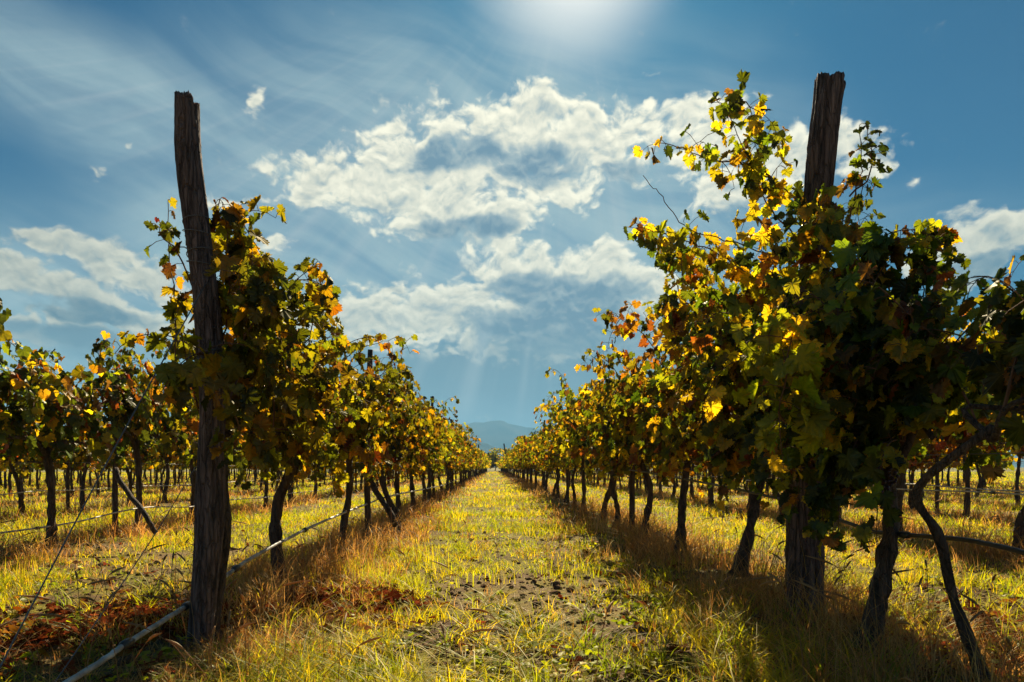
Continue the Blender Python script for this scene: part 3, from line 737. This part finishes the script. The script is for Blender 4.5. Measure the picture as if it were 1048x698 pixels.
# ------------------------------------------------------------------ the two big leaning posts
def big_post(name, axis_pts, radii, seed, label, tie_h):
    rng = np.random.RandomState(seed)
    base = np.array(axis_pts[0]); base = np.array((base[0], base[1], float(gz(base[0], base[1]))))
    P = smooth_path(np.array(axis_pts) - base, 90); t = np.linspace(0, 1, 90)
    rad = np.interp(t, np.linspace(0, 1, len(radii)), radii)
    ph = rng.uniform(0, 6.28, 30); fr = rng.randint(3, 26, 30); tw = rng.normal(0, 1.1, 30); am = rng.uniform(.2, 1, 30) / (fr ** .45)
    def fn(rr, th, P):
        z = P[:, 2:3]; g = np.zeros((len(P), len(th)))
        for a, f, w, b in zip(am, fr, tw, ph): g += a * np.sin(f * th[None, :] + w * z * 2.2 + b + .5 * np.sin(z * 5 + b))
        g /= 3.0
        crack = -np.clip(np.abs(np.sin(4.5 * th[None, :] + .8 * np.sin(z * 2.4 + seed))) * -1 + .16, 0, 1) * 1.1
        lump = .05 * np.sin(z * 4.1 + ph[0]) * np.cos(th[None, :] + ph[1]) + .05 * np.sin(z * 9 + ph[2]) * np.cos(2 * th[None, :] + ph[3])
        return rr * (1 + .085 * g + crack * .8 + lump + .012 * rng.randn(*g.shape))
    tb = Tubes(); tb.add(P, rad, 84, fn=fn, cap=True, rng=rng)
    V = tb.V[0]
    top = V[89 * 84:90 * 84]                                   # torn, uneven upper end
    ang = np.linspace(0, 2 * np.pi, 84, endpoint=False)
    jag = .014 * np.sin(ang + ph[4]) + .008 * np.sin(ang * 4 + ph[5]) + .004 * rng.randn(84) - .03 * np.exp(-((ang - 4.3) / .22) ** 2)
    top[:, 2] += jag; V[87 * 84:88 * 84, 2] += jag * .3; V[88 * 84:89 * 84, 2] += jag * .7; V[-1, 2] -= .012
    e = empty(name, base, label, 'post')
    obj('wood_shaft', tb.mesh('wood_shaft', M_POST, smooth=False), e)
    for h in tie_h:
        k = int(np.argmin(np.abs(P[:, 2] - h))); c = P[k]; r = rad[k] * 1.10
        th = np.linspace(0, 2 * np.pi * 2.4, 60)
        ring = np.stack((c[0] + r * np.cos(th), c[1] + r * np.sin(th), c[2] + .030 * np.sin(th * .5 + h) + .01 * th / 6), 1)
        w = Tubes(); w.add(ring, .0022, 5)
        obj('wire_tie', w.mesh('wire_tie', M_WIRE), e)
    return base, P
dL, dR = 3.10, 3.60
LP = [at(203, 690, dL), at(207, 620, dL), at(214, 540, dL), at(217, 470, dL), at(218, 400, dL), at(212, 320, dL), at(201, 230, dL), at(193, 160, dL), at(192, 102, dL)]
big_post('leaning_post', LP, [.055, .054, .060, .063, .057, .056, .056, .055, .054, .054, .052], 3, 'tall weathered wooden post leaning left, left of the grass alley', (1.75, 1.30, 1.88))
RP = [at(822, 655, dR), at(824, 600, dR), at(827, 520, dR), at(829, 440, dR), at(831, 350, dR), at(833, 270, dR), at(838, 200, dR), at(843, 140, dR), at(849, 80, dR)]
big_post('leaning_post', RP, [.092, .085, .082, .082, .080, .078, .072, .066, .066, .070, .073], 8, 'tall weathered wooden post leaning right, right of the grass alley', (1.4, 2.1))

# ------------------------------------------------------------------ hoses and wires
def cable(name, pts, r, mat, label, cat, group=None, n=60, sides=8, joints=(), wob=.004):
    rng = np.random.RandomState(len(label))
    P = smooth_path(pts, n); P = P + np.cumsum(rng.randn(n, 3), 0) * wob * .25
    o = P[0].copy(); tb = Tubes(); tb.add(P - o, r, sides)
    ob = obj(name, tb.mesh(name, mat), None, label, cat, group, loc=o)
    for f in joints:
        k = int(f * (n - 2)); c = Tubes(); a, b = P[k] - o, P[k + 1] - o; d = (b - a) / np.linalg.norm(b - a)
        c.add([a, a + d * .02, a + d * .05, a + d * .07], (r * 1.25, r * 1.75, r * 1.75, r * 1.25), 10)
        obj('coupling', c.mesh('coupling', M_HOSED), ob)
    return ob
xl = -1.47
HG = 'drip irrigation hoses'
cable('irrigation_hose', [(-1.40, 1.2, .12), at(70, 698, 2.16), at(140, 652, 2.56), at(203, 611, 3.26), at(262, 568, 3.95), at(330, 533, 5.45), at(386, 511, 8.1)], .0105, M_HOSE,
      'grey irrigation hose slanting up past the left post', 'hose', HG, 90, joints=(.12, .3, .47, .62, .8))
cable('irrigation_hose', [at(386, 511, 8.15), at(420, 503, 11), at(452, 497, 18), at(470, 490, 28), at(482, 484, 45)], .012, M_HOSE,
      'grey irrigation hose far along the left row beyond the leaning trunk', 'hose', HG, 60)
cable('irrigation_hose', [at(1075, 572, 2.0), at(1048, 563, 2.12), at(985, 550, 2.42), at(905, 544, 2.92), at(868, 534, 3.2), at(830, 519, 3.72), at(760, 502, 4.6), at(690, 489, 6.3), at(640, 482, 8.6), at(600, 484, 12)], .0088, M_HOSED,
      'irrigation hose sagging behind the right post', 'hose', HG, 90, joints=(.3, .5, .7))
def row_hose(x, y0, y1, h, label, r=.009):
    rng = np.random.RandomState(int(abs(x) * 10)); ys = np.arange(y0, y1, 1.5)
    pts = [(x + rng.normal(0, .02), yy, h + rng.normal(0, .03)) for yy in ys]
    cable('irrigation_hose', pts, r, M_HOSE, label, 'hose', HG, len(ys) * 4, 6, joints=(.1, .25, .4))
row_hose(-4.38, 4.0, 34, .28, 'pale irrigation hose low under the second row to the left')
row_hose(4.62, 3.4, 34, .62, 'pale irrigation hose under the second row to the right')
row_hose(-7.42, 6.5, 36, .42, 'pale irrigation hose under the third row to the left')
row_hose(7.67, 6.5, 36, .50, 'pale irrigation hose under the third row to the right', .014)

WG = 'trellis wires'
for x, nm, y0, y1 in ((-1.40, 'the row left of the grass alley', 3.1, 58), (1.65, 'the row right of the grass alley', .9, 58),
                      (-4.45, 'the second row to the left', 4, 44), (4.70, 'the second row to the right', 3.4, 44),
                      (-7.50, 'the third row to the left', 7, 40), (7.75, 'the third row to the right', 7, 40)):
    for h, hn in ((.90, 'lowest'), (1.35, 'middle'), (1.75, 'highest')):
        ys = np.arange(y0 if (h < 1 or y0 > 1) else 3.7, y1, 3.2)
        cable('trellis_wire', [(x + .012, yy, h + (.0 if k % 2 else -.012)) for k, yy in enumerate(ys)], .0017, M_WIRE, f'{hn} trellis wire along {nm}', 'wire', WG, len(ys) * 2, 5, wob=.001)
pl = at(205, 288, 3.06)
cable('guy_wire', [pl + (.03, 0, 0), at(107, 478, 2.45), (-1.42, 1.72, .0)], .0026, M_WIRE, 'taut guy wire from the left post down towards the camera', 'wire', 'guy wires of the left post', 20, 6, wob=0)
cable('guy_wire', [at(200, 478, 3.05), at(150, 560, 2.72), (-1.44, 2.05, .02)], .0020, M_WIRE, 'lower thin guy wire from the left post, ending by the hose', 'wire', 'guy wires of the left post', 14, 6, wob=0)

# thin stakes standing among the vines, their tips above the leaves
def stake(x, y, h, r, label, group, lean=0.0):
    rng = np.random.RandomState(int(y * 13) % 9999); z = float(gz(x, y))
    tb = Tubes(); P = smooth_path([(0, 0, -.1), (rng.normal(0, .01), 0, h * .5), (lean + rng.normal(0, .02), 0, h)], 12)
    tb.add(P, np.linspace(r * 1.1, r * .85, 12), 9, rough=.05, rng=rng)
    obj('trellis_stake', tb.mesh('trellis_stake', M_BARK), None, label, 'stake', group, loc=(x, y, z))
for x, nm, ys, g_ in ((-1.40, 'left of the grass alley', (7.5, 14.8, 22, 29.5, 37, 45, 53), 'l'), (1.65, 'right of the grass alley', (8.3, 15.4, 22.5, 30, 38, 46, 54), 'r')):
    for k, yy in enumerate(ys):
        stake(x + .03, yy, 2.35 if k else 2.1, .034, f'{ORD[k]} thin wooden stake back in the row {nm}', 'wooden stakes among the vines', .03)
for x, nm, ys in ((-4.45, 'second row to the left', (8.0, 15, 22, 29)), (4.70, 'second row to the right', (8.0, 15, 22, 29)), (-7.5, 'third row to the left', (12, 19, 26)), (7.75, 'third row to the right', (12, 19, 26))):
    for k, yy in enumerate(ys): stake(x + .03, yy, 1.95, .030, f'{ORD[k]} thin wooden stake back in the {nm}', 'wooden stakes among the vines', .04)
cable('pruned_stick', [at(404, 538, 8.0), at(398, 522, 8.0), at(384, 498, 8.2), at(378, 478, 8.2)], .035, M_BARK, 'thick slanting prop stick beside the left row, near the hose end', 'stick', None, 14, 8, wob=.02)
cable('pruned_stick', [at(160, 546, 7.0), at(150, 528, 7.0), at(128, 500, 7.2), at(118, 480, 7.3)], .026, M_BARK, 'slanting prop stick leaning under the second row to the left', 'stick', None, 14, 8, wob=.02)

# ------------------------------------------------------------------ what closes the lane far off
def end_tree(x, y, h, w, label, seed):
    rng = np.random.RandomState(seed); e = empty('lane_end_tree', (x, y, 0), label, 'tree', 'bushy trees closing the far end of the lane')
    tb = Tubes(); tb.add(smooth_path([(0, 0, -.1), (.1, 0, h * .25), (0, .05, h * .55)], 8), np.linspace(.13, .06, 8), 7)
    for k in range(5):
        a = rng.uniform(0, 6.28); tb.add(smooth_path([(.05, 0, h * .3), (math.cos(a) * w * .3, math.sin(a) * w * .3, h * .55), (math.cos(a) * w * .6, math.sin(a) * w * .6, h * .75)], 6), np.linspace(.05, .02, 6), 5)
    obj('trunk', tb.mesh('trunk', M_BARK), e)
    n = 900; q = rng.randint(0, 9, n); cc = np.stack((rng.normal(0, w * .5, 9), rng.normal(0, w * .4, 9), rng.uniform(.35, .85, 9) * h), 1)
    P = cc[q] + rng.randn(n, 3) * (w * .27, w * .27, h * .11); P[:, 2] = P[:, 2].clip(.3, h)
    me = leaf_mesh('crown', P, rng.uniform(.25, .5, n), pick_cols(n, GREEN, rng), rng.randn(n, 3) + (0, 0, -.6), rng.randn(n, 3) + (0, -.3, .5), rng, True)
    obj('crown', me, e)
end_tree(-3.2, 153, 4.4, 2.2, 'leftmost of the small bushy trees closing the far end of the lane', 1)
end_tree(.4, 158, 3.6, 2.4, 'low yellow green tree right at the vanishing point of the lane', 2)
end_tree(3.6, 154, 5.0, 2.4, 'tallest of the small bushy trees closing the far end of the lane', 3)
end_tree(7.5, 160, 4.6, 3.0, 'rightmost of the small bushy trees closing the far end of the lane', 4)
stake(-1.25, 62, 2.9, .07, 'dark far post at the far end of the row left of the lane', 'dark posts near the end of the lane', -.1)
stake(1.35, 74, 3.4, .08, 'dark far post at the far end of the row right of the lane', 'dark posts near the end of the lane', -.2)

# ------------------------------------------------------------------ grass and litter
HALF = 85.0
def fan(n, rng, d0=1.7, d1=120.0, w=.98):
    d = d0 * (d1 / d0) ** rng.rand(n); x = rng.uniform(-w, w, n) * d + rng.uniform(-.6, .6, n); return x, d
def blades(name, x, y, h, w, col, lean, rng, mat, label, seg=3, curl=.6):
    n = len(x); z = gz(x, y) - .008
    h = h * (1 - .82 * np.exp(-((x + 1.42) / .30) ** 2 - (np.maximum(y - 2.9, 0) / .35) ** 2))      # trodden down round the left post and its hose
    th = rng.uniform(0, 2 * np.pi, n); dirx, diry = np.cos(th), np.sin(th)
    fx, fy = -np.sin(th + rng.normal(0, .5, n)), np.cos(th + rng.normal(0, .5, n))
    lv = 2 * seg + 1; V = np.zeros((n, lv, 3))
    for k in range(seg + 1):
        t = k / seg
        off = lean * h * t ** (1.3 + curl)
        zz = h * t * (1 - .30 * np.clip(lean, 0, 1.6) * t)
        cx, cy, cz = x + dirx * off, y + diry * off, z + zz
        ww = w * (1 - t ** 1.6) * .5
        if k < seg:
            V[:, 2 * k] = np.stack((cx - fx * ww, cy - fy * ww, cz), 1); V[:, 2 * k + 1] = np.stack((cx + fx * ww, cy + fy * ww, cz), 1)
        else: V[:, 2 * seg] = np.stack((cx, cy, cz), 1)
    T = []
    for k in range(seg - 1):
        a = 2 * k; T += [(a, a + 1, a + 3), (a, a + 3, a + 2)]
    a = 2 * (seg - 1); T.append((a, a + 1, a + 2))
    T = np.array(T)[None] + (np.arange(n) * lv)[:, None, None]
    c = np.repeat(np.clip(col, .01, .8)[:, None, :], lv, 1)
    me = mesh_np(name, V.reshape(-1, 3), T.reshape(-1, 3), mat, col=c.reshape(-1, 3))
    return obj(name, me, kind='stuff', label=label)
def clumps(nc, per, rng, keep, spread=.05, **kw):
    cx, cy = fan(nc, rng, **kw); k = keep(cx, cy, rng); cx, cy = cx[k], cy[k]
    m = len(cx); id_ = np.repeat(np.arange(m), per)
    s = spread * (.5 + cy[id_] * .12)
    return cx[id_] + rng.randn(m * per) * s, cy[id_] + rng.randn(m * per) * s, id_, m
def pixw(d, base): return np.maximum(base, d * .00095)
def bare(x, y):
    """0 = full turf, 1 = bare soil: worn patches in the foreground alley and under the posts"""
    b = .65 * fb(x, y, .75, 55, 4) + .35 * fb(x, y, 3.1, 56, 3) + .025 * (y < 8)
    fore = np.exp(-((x - .15) / 1.0) ** 2) * np.exp(-((y - 3.0) / .9) ** 2) * .38 * (.4 + 1.2 * fb(x, y, 2.2, 61)) + np.exp(-((x + 2.3) / .85) ** 2 - ((y - 3.4) / 1.1) ** 2) * .75 + np.exp(-((x - 2.6) / .8) ** 2 - ((y - 3.2) / .9) ** 2) * .5
    mid = np.exp(-((x - .3) / .7) ** 2) * np.exp(-((y - 4.6) / .5) ** 2) * .22
    return np.clip((b + fore + mid - .50) * 6, 0, 1)

def turf():
    rng = np.random.RandomState(21)
    def keep(x, y, r):
        rd = row_dist(x); p = (1 - .95 * bare(x, y)) * np.clip(rd / .62, .10, 1) ** 1.3
        return r.rand(len(x)) < p
    x, y, id_, m = clumps(36000, 13, rng, keep)
    n = len(x); hc = rng.uniform(.035, .115, m) * (1 + .9 * (fb(x[::13], y[::13], 1.1, 8) > .55))
    h = hc[id_] * rng.uniform(.5, 1.3, n)
    pal = np.array([(.37, .37, .003), (.55, .45, .004), (.21, .27, .004), (.58, .40, .02), (.33, .37, .003)])
    ci = rng.choice(5, m, p=[.32, .27, .15, .12, .14]); tone = fb(x[::13], y[::13], .8, 31)
    c = pal[ci][id_] * (.80 + .4 * tone[id_])[:, None] * (1 + .13 * rng.randn(n, 1))
    blades('grass', x, y, h, pixw(y, .0052), c, rng.uniform(.3, 1.5, m)[id_] * rng.uniform(.6, 1.3, n), rng, M_GRASS, 'short yellow green grass carpeting the alley between the vines')
def tall_green():
    rng = np.random.RandomState(22)
    def keep(x, y, r):
        a = np.exp(-((x + 1.05) / .5) ** 2 - ((y - 2.75) / .6) ** 2) + np.exp(-((x - 1.15) / .4) ** 2 - ((y - 2.9) / .6) ** 2) * .8 + .05
        a = np.maximum(a, .35 * (fb(x, y, .6, 70) > .60) * (row_dist(x) > .3))
        return r.rand(len(x)) < a
    x, y, id_, m = clumps(5200, 18, rng, keep, .035, d1=40)
    n = len(x); h = rng.uniform(.10, .24, m)[id_] * rng.uniform(.5, 1.3, n)
    pal = np.array([(.16, .20, .012), (.32, .32, .015), (.48, .38, .03)])
    c = pal[rng.choice(3, m)][id_] * (1 + .15 * rng.randn(n, 1))
    blades('tall_grass', x, y, h, pixw(y, .0065), c, rng.uniform(.7, 1.8, m)[id_] * rng.uniform(.6, 1.2, n), rng, M_GRASS, 'longer fresh green grass tufts near the foot of the posts', 4)
def straw():
    rng = np.random.RandomState(23)
    def keep(x, y, r):
        rd = row_dist(x); w = np.where(x > 0, .66, .55)
        p = np.exp(-(rd / w) ** 2) * (.55 + .6 * fb(x, y, .8, 13)); p = np.maximum(p, .10 * (fb(x, y, .7, 90) > .5))
        p *= np.where(y < 2.6, .55, 1) * (1 - .75 * bare(x, y))
        return r.rand(len(x)) < p
    x, y, id_, m = clumps(30000, 15, rng, keep, .05)
    n = len(x); rd = row_dist(x)
    h = rng.uniform(.12, .36, m)[id_] * rng.uniform(.5, 1.25, n) * np.clip(1.25 - rd, .45, 1.2) * np.where((x > .5) & (x < 2.6), 1.25, 1.0)
    pal = np.array([(.55, .33, .11), (.42, .22, .065), (.64, .43, .17), (.26, .14, .05), (.46, .31, .06)])
    c = pal[rng.choice(5, m, p=[.3, .25, .2, .13, .12])][id_] * (1 + .15 * rng.randn(n, 1))
    blades('dry_grass', x, y, h, pixw(y, .0032), c, rng.uniform(.3, 1.5, m)[id_] * rng.uniform(.5, 1.4, n), rng, M_STRAW, 'dry tan grass standing in strips under the vine rows')
def lying():
    rng = np.random.RandomState(24)
    x, y = fan(60000, rng, d1=26); k = rng.rand(len(x)) < .25 + .75 * bare(x, y); x, y = x[k], y[k]; n = len(x)
    pal = np.array([(.42, .26, .10), (.24, .13, .05), (.52, .36, .17), (.13, .07, .035)])
    c = pal[rng.choice(4, n)] * (1 + .2 * rng.randn(n, 1))
    blades('straw_litter', x, y, rng.uniform(.008, .03, n), pixw(y, .0035), c, rng.uniform(2, 7, n), rng, M_STRAW, 'flattened straw and stalks scattered over bare soil', 3, .0)
def ground_leaves():
    rng = np.random.RandomState(25)
    X = []; Y = []; W = []
    for cx, cy, sx, sy, n in ((-2.05, 3.55, .40, .32, 700), (-.90, 4.25, .20, .22, 300), (-.75, 3.9, .25, .2, 40), (2.25, 3.1, .4, .35, 260), (2.6, 3.8, .4, .5, 120)):
        X.append(rng.normal(cx, sx, n)); Y.append(rng.normal(cy, sy, n))
    x, y = fan(1500, rng, d1=30); k = (row_dist(x) < .9) | (rng.rand(len(x)) < .25); X.append(x[k]); Y.append(y[k])
    x = np.hstack(X); y = np.hstack(Y); n = len(x); P = np.stack((x, y, gz(x, y) + rng.uniform(.01, .05, n)), 1)
    c = pick_cols(n, dict(re=6, br=1.5, **{'or': 1.0}, ye=.2), rng) * (1.15, .85, .9)
    me = leaf_mesh('fallen_leaves', P, rng.uniform(.025, .075, n), c, rng.randn(n, 3) * (1, 1, .25), np.array((0, 0, 1.)) + rng.randn(n, 3) * .35, rng, False, M_LITTER)
    obj('fallen_leaves', me, kind='stuff', label='red brown fallen vine leaves lying in drifts on the soil')
def weeds():
    rng = np.random.RandomState(26)
    x, y = fan(1300, rng, d1=14)
    a = .16 + .6 * (fb(x, y, 1.2, 44) > .58); a *= row_dist(x) > .25; k = rng.rand(len(x)) < a; x, y = x[k], y[k]
    xe = np.concatenate((rng.normal(-1.15, .16, 30), rng.normal(.35, .7, 26))); ye = np.concatenate((rng.normal(2.75, .15, 30), rng.normal(2.75, .15, 26)))
    x = np.concatenate((x, xe)); y = np.concatenate((y, ye)); m = len(x); per = 9
    id_ = np.repeat(np.arange(m), per); n = m * per; a = rng.uniform(0, 6.28, n); r = rng.uniform(.01, .05, n)
    P = np.stack((x[id_] + r * np.cos(a), y[id_] + r * np.sin(a), gz(x[id_], y[id_]) + rng.uniform(.015, .07, n)), 1)
    pal = np.array([(.24, .27, .015), (.16, .20, .015), (.38, .36, .02)]); c = pal[rng.choice(3, m)][id_] * (1 + .15 * rng.randn(n, 1))
    me = leaf_mesh('weeds', P, rng.uniform(.014, .038, n), c, np.stack((np.cos(a), np.sin(a), rng.uniform(.0, .8, n)), 1), np.array((0, 0, 1.)) + rng.randn(n, 3) * .3, rng, True, M_GRASS)
    obj('weeds', me, kind='stuff', label='low broad leaved weeds dotted through the grass')
def clods():
    rng = np.random.RandomState(27)
    import bmesh
    bm = bmesh.new(); bmesh.ops.create_icosphere(bm, subdivisions=2, radius=1); bv = np.array([v.co[:] for v in bm.verts]); bf = np.array([[v.index for v in f.verts] for f in bm.faces]); bm.free()
    x, y = fan(26000, rng, d1=14); k = rng.rand(len(x)) < .03 + .97 * bare(x, y); x, y = x[k], y[k]; n = len(x)
    s = rng.gamma(2.0, .0045, n).clip(.003, .030)
    V = bv[None] * (1 + .22 * rng.randn(n, len(bv), 1)) * s[:, None, None] * (rng.uniform(.7, 1.3, (n, 1, 3)) * (1, 1, .65)) + np.stack((x, y, gz(x, y) + s * .15), 1)[:, None]
    m, g, out = new_mat('soil_clod'); P = g.new('ShaderNodeNewGeometry').outputs['Position']
    c = g.ramp(g.noise(P, 30, 4, .6), [(.3, (.05, .03, .02)), (.7, (.19, .125, .08))])
    b = g.new('ShaderNodeBsdfDiffuse'); g.l.new(c, b.inputs[0]); g.l.new(b.outputs[0], out.inputs[0])
    T = bf[None] + (np.arange(n) * len(bv))[:, None, None]
    obj('soil_clods', mesh_np('soil_clods', V.reshape(-1, 3), T.reshape(-1, 3), m), kind='stuff', label='crumbly brown clods of soil in the bare patches')
def seed_stalks():
    """thin dry stems with seed heads standing up out of the strips"""
    rng = np.random.RandomState(28)
    x, y = fan(900, rng, d0=2.2, d1=16); k = rng.rand(len(x)) < np.exp(-(row_dist(x) / .5) ** 2) + .06; x, y = x[k], y[k]
    tb = Tubes()
    for a, b in zip(x, y):
        h = rng.uniform(.2, .42); l = rng.normal(0, .12, 2); z = float(gz(a, b))
        tb.add(smooth_path([(a, b, z), (a + l[0] * .3, b + l[1] * .3, z + h * .6), (a + l[0], b + l[1], z + h)], 6), .0014, 4, cap=False)
        tb.add(smooth_path([(a + l[0], b + l[1], z + h), (a + l[0] * 1.25, b + l[1] * 1.25, z + h + .02), (a + l[0] * 1.6, b + l[1] * 1.6, z + h + .035)], 5), (.001, .0045, .005, .004, .001), 5)
    V = np.vstack(tb.V); me = mesh_np('seed_stalks', V, np.vstack(tb.T), M_STRAW, col=np.tile((.34, .22, .10), (len(V), 1)))
    obj('seed_stalks', me, kind='stuff', label='dry stems with small seed heads standing above the grass')
turf(); tall_green(); straw(); lying(); ground_leaves(); weeds(); clods(); seed_stalks()

# ------------------------------------------------------------------ the air
def haze():
    x0, x1, y0, y1, z0, z1 = -9000, 9000, -600, 9000, -5.0, 420
    V = [(x, y, z) for z in (z0, z1) for y in (y0, y1) for x in (x0, x1)]
    F = [(0, 2, 3, 1), (4, 5, 7, 6), (0, 1, 5, 4), (2, 6, 7, 3), (0, 4, 6, 2), (1, 3, 7, 5)]
    m, g, out = new_mat('haze'); pv = g.new('ShaderNodeVolumePrincipled')
    pv.inputs['Color'].default_value = (.25, .58, .95, 1); pv.inputs['Density'].default_value = 2.4e-4; pv.inputs['Anisotropy'].default_value = .0
    g.l.new(pv.outputs[0], out.inputs['Volume'])
    obj('haze', mesh_np('haze', V, F, m), kind='stuff', label='thin blue haze of the far air')
HAZE = True
if HAZE: haze()
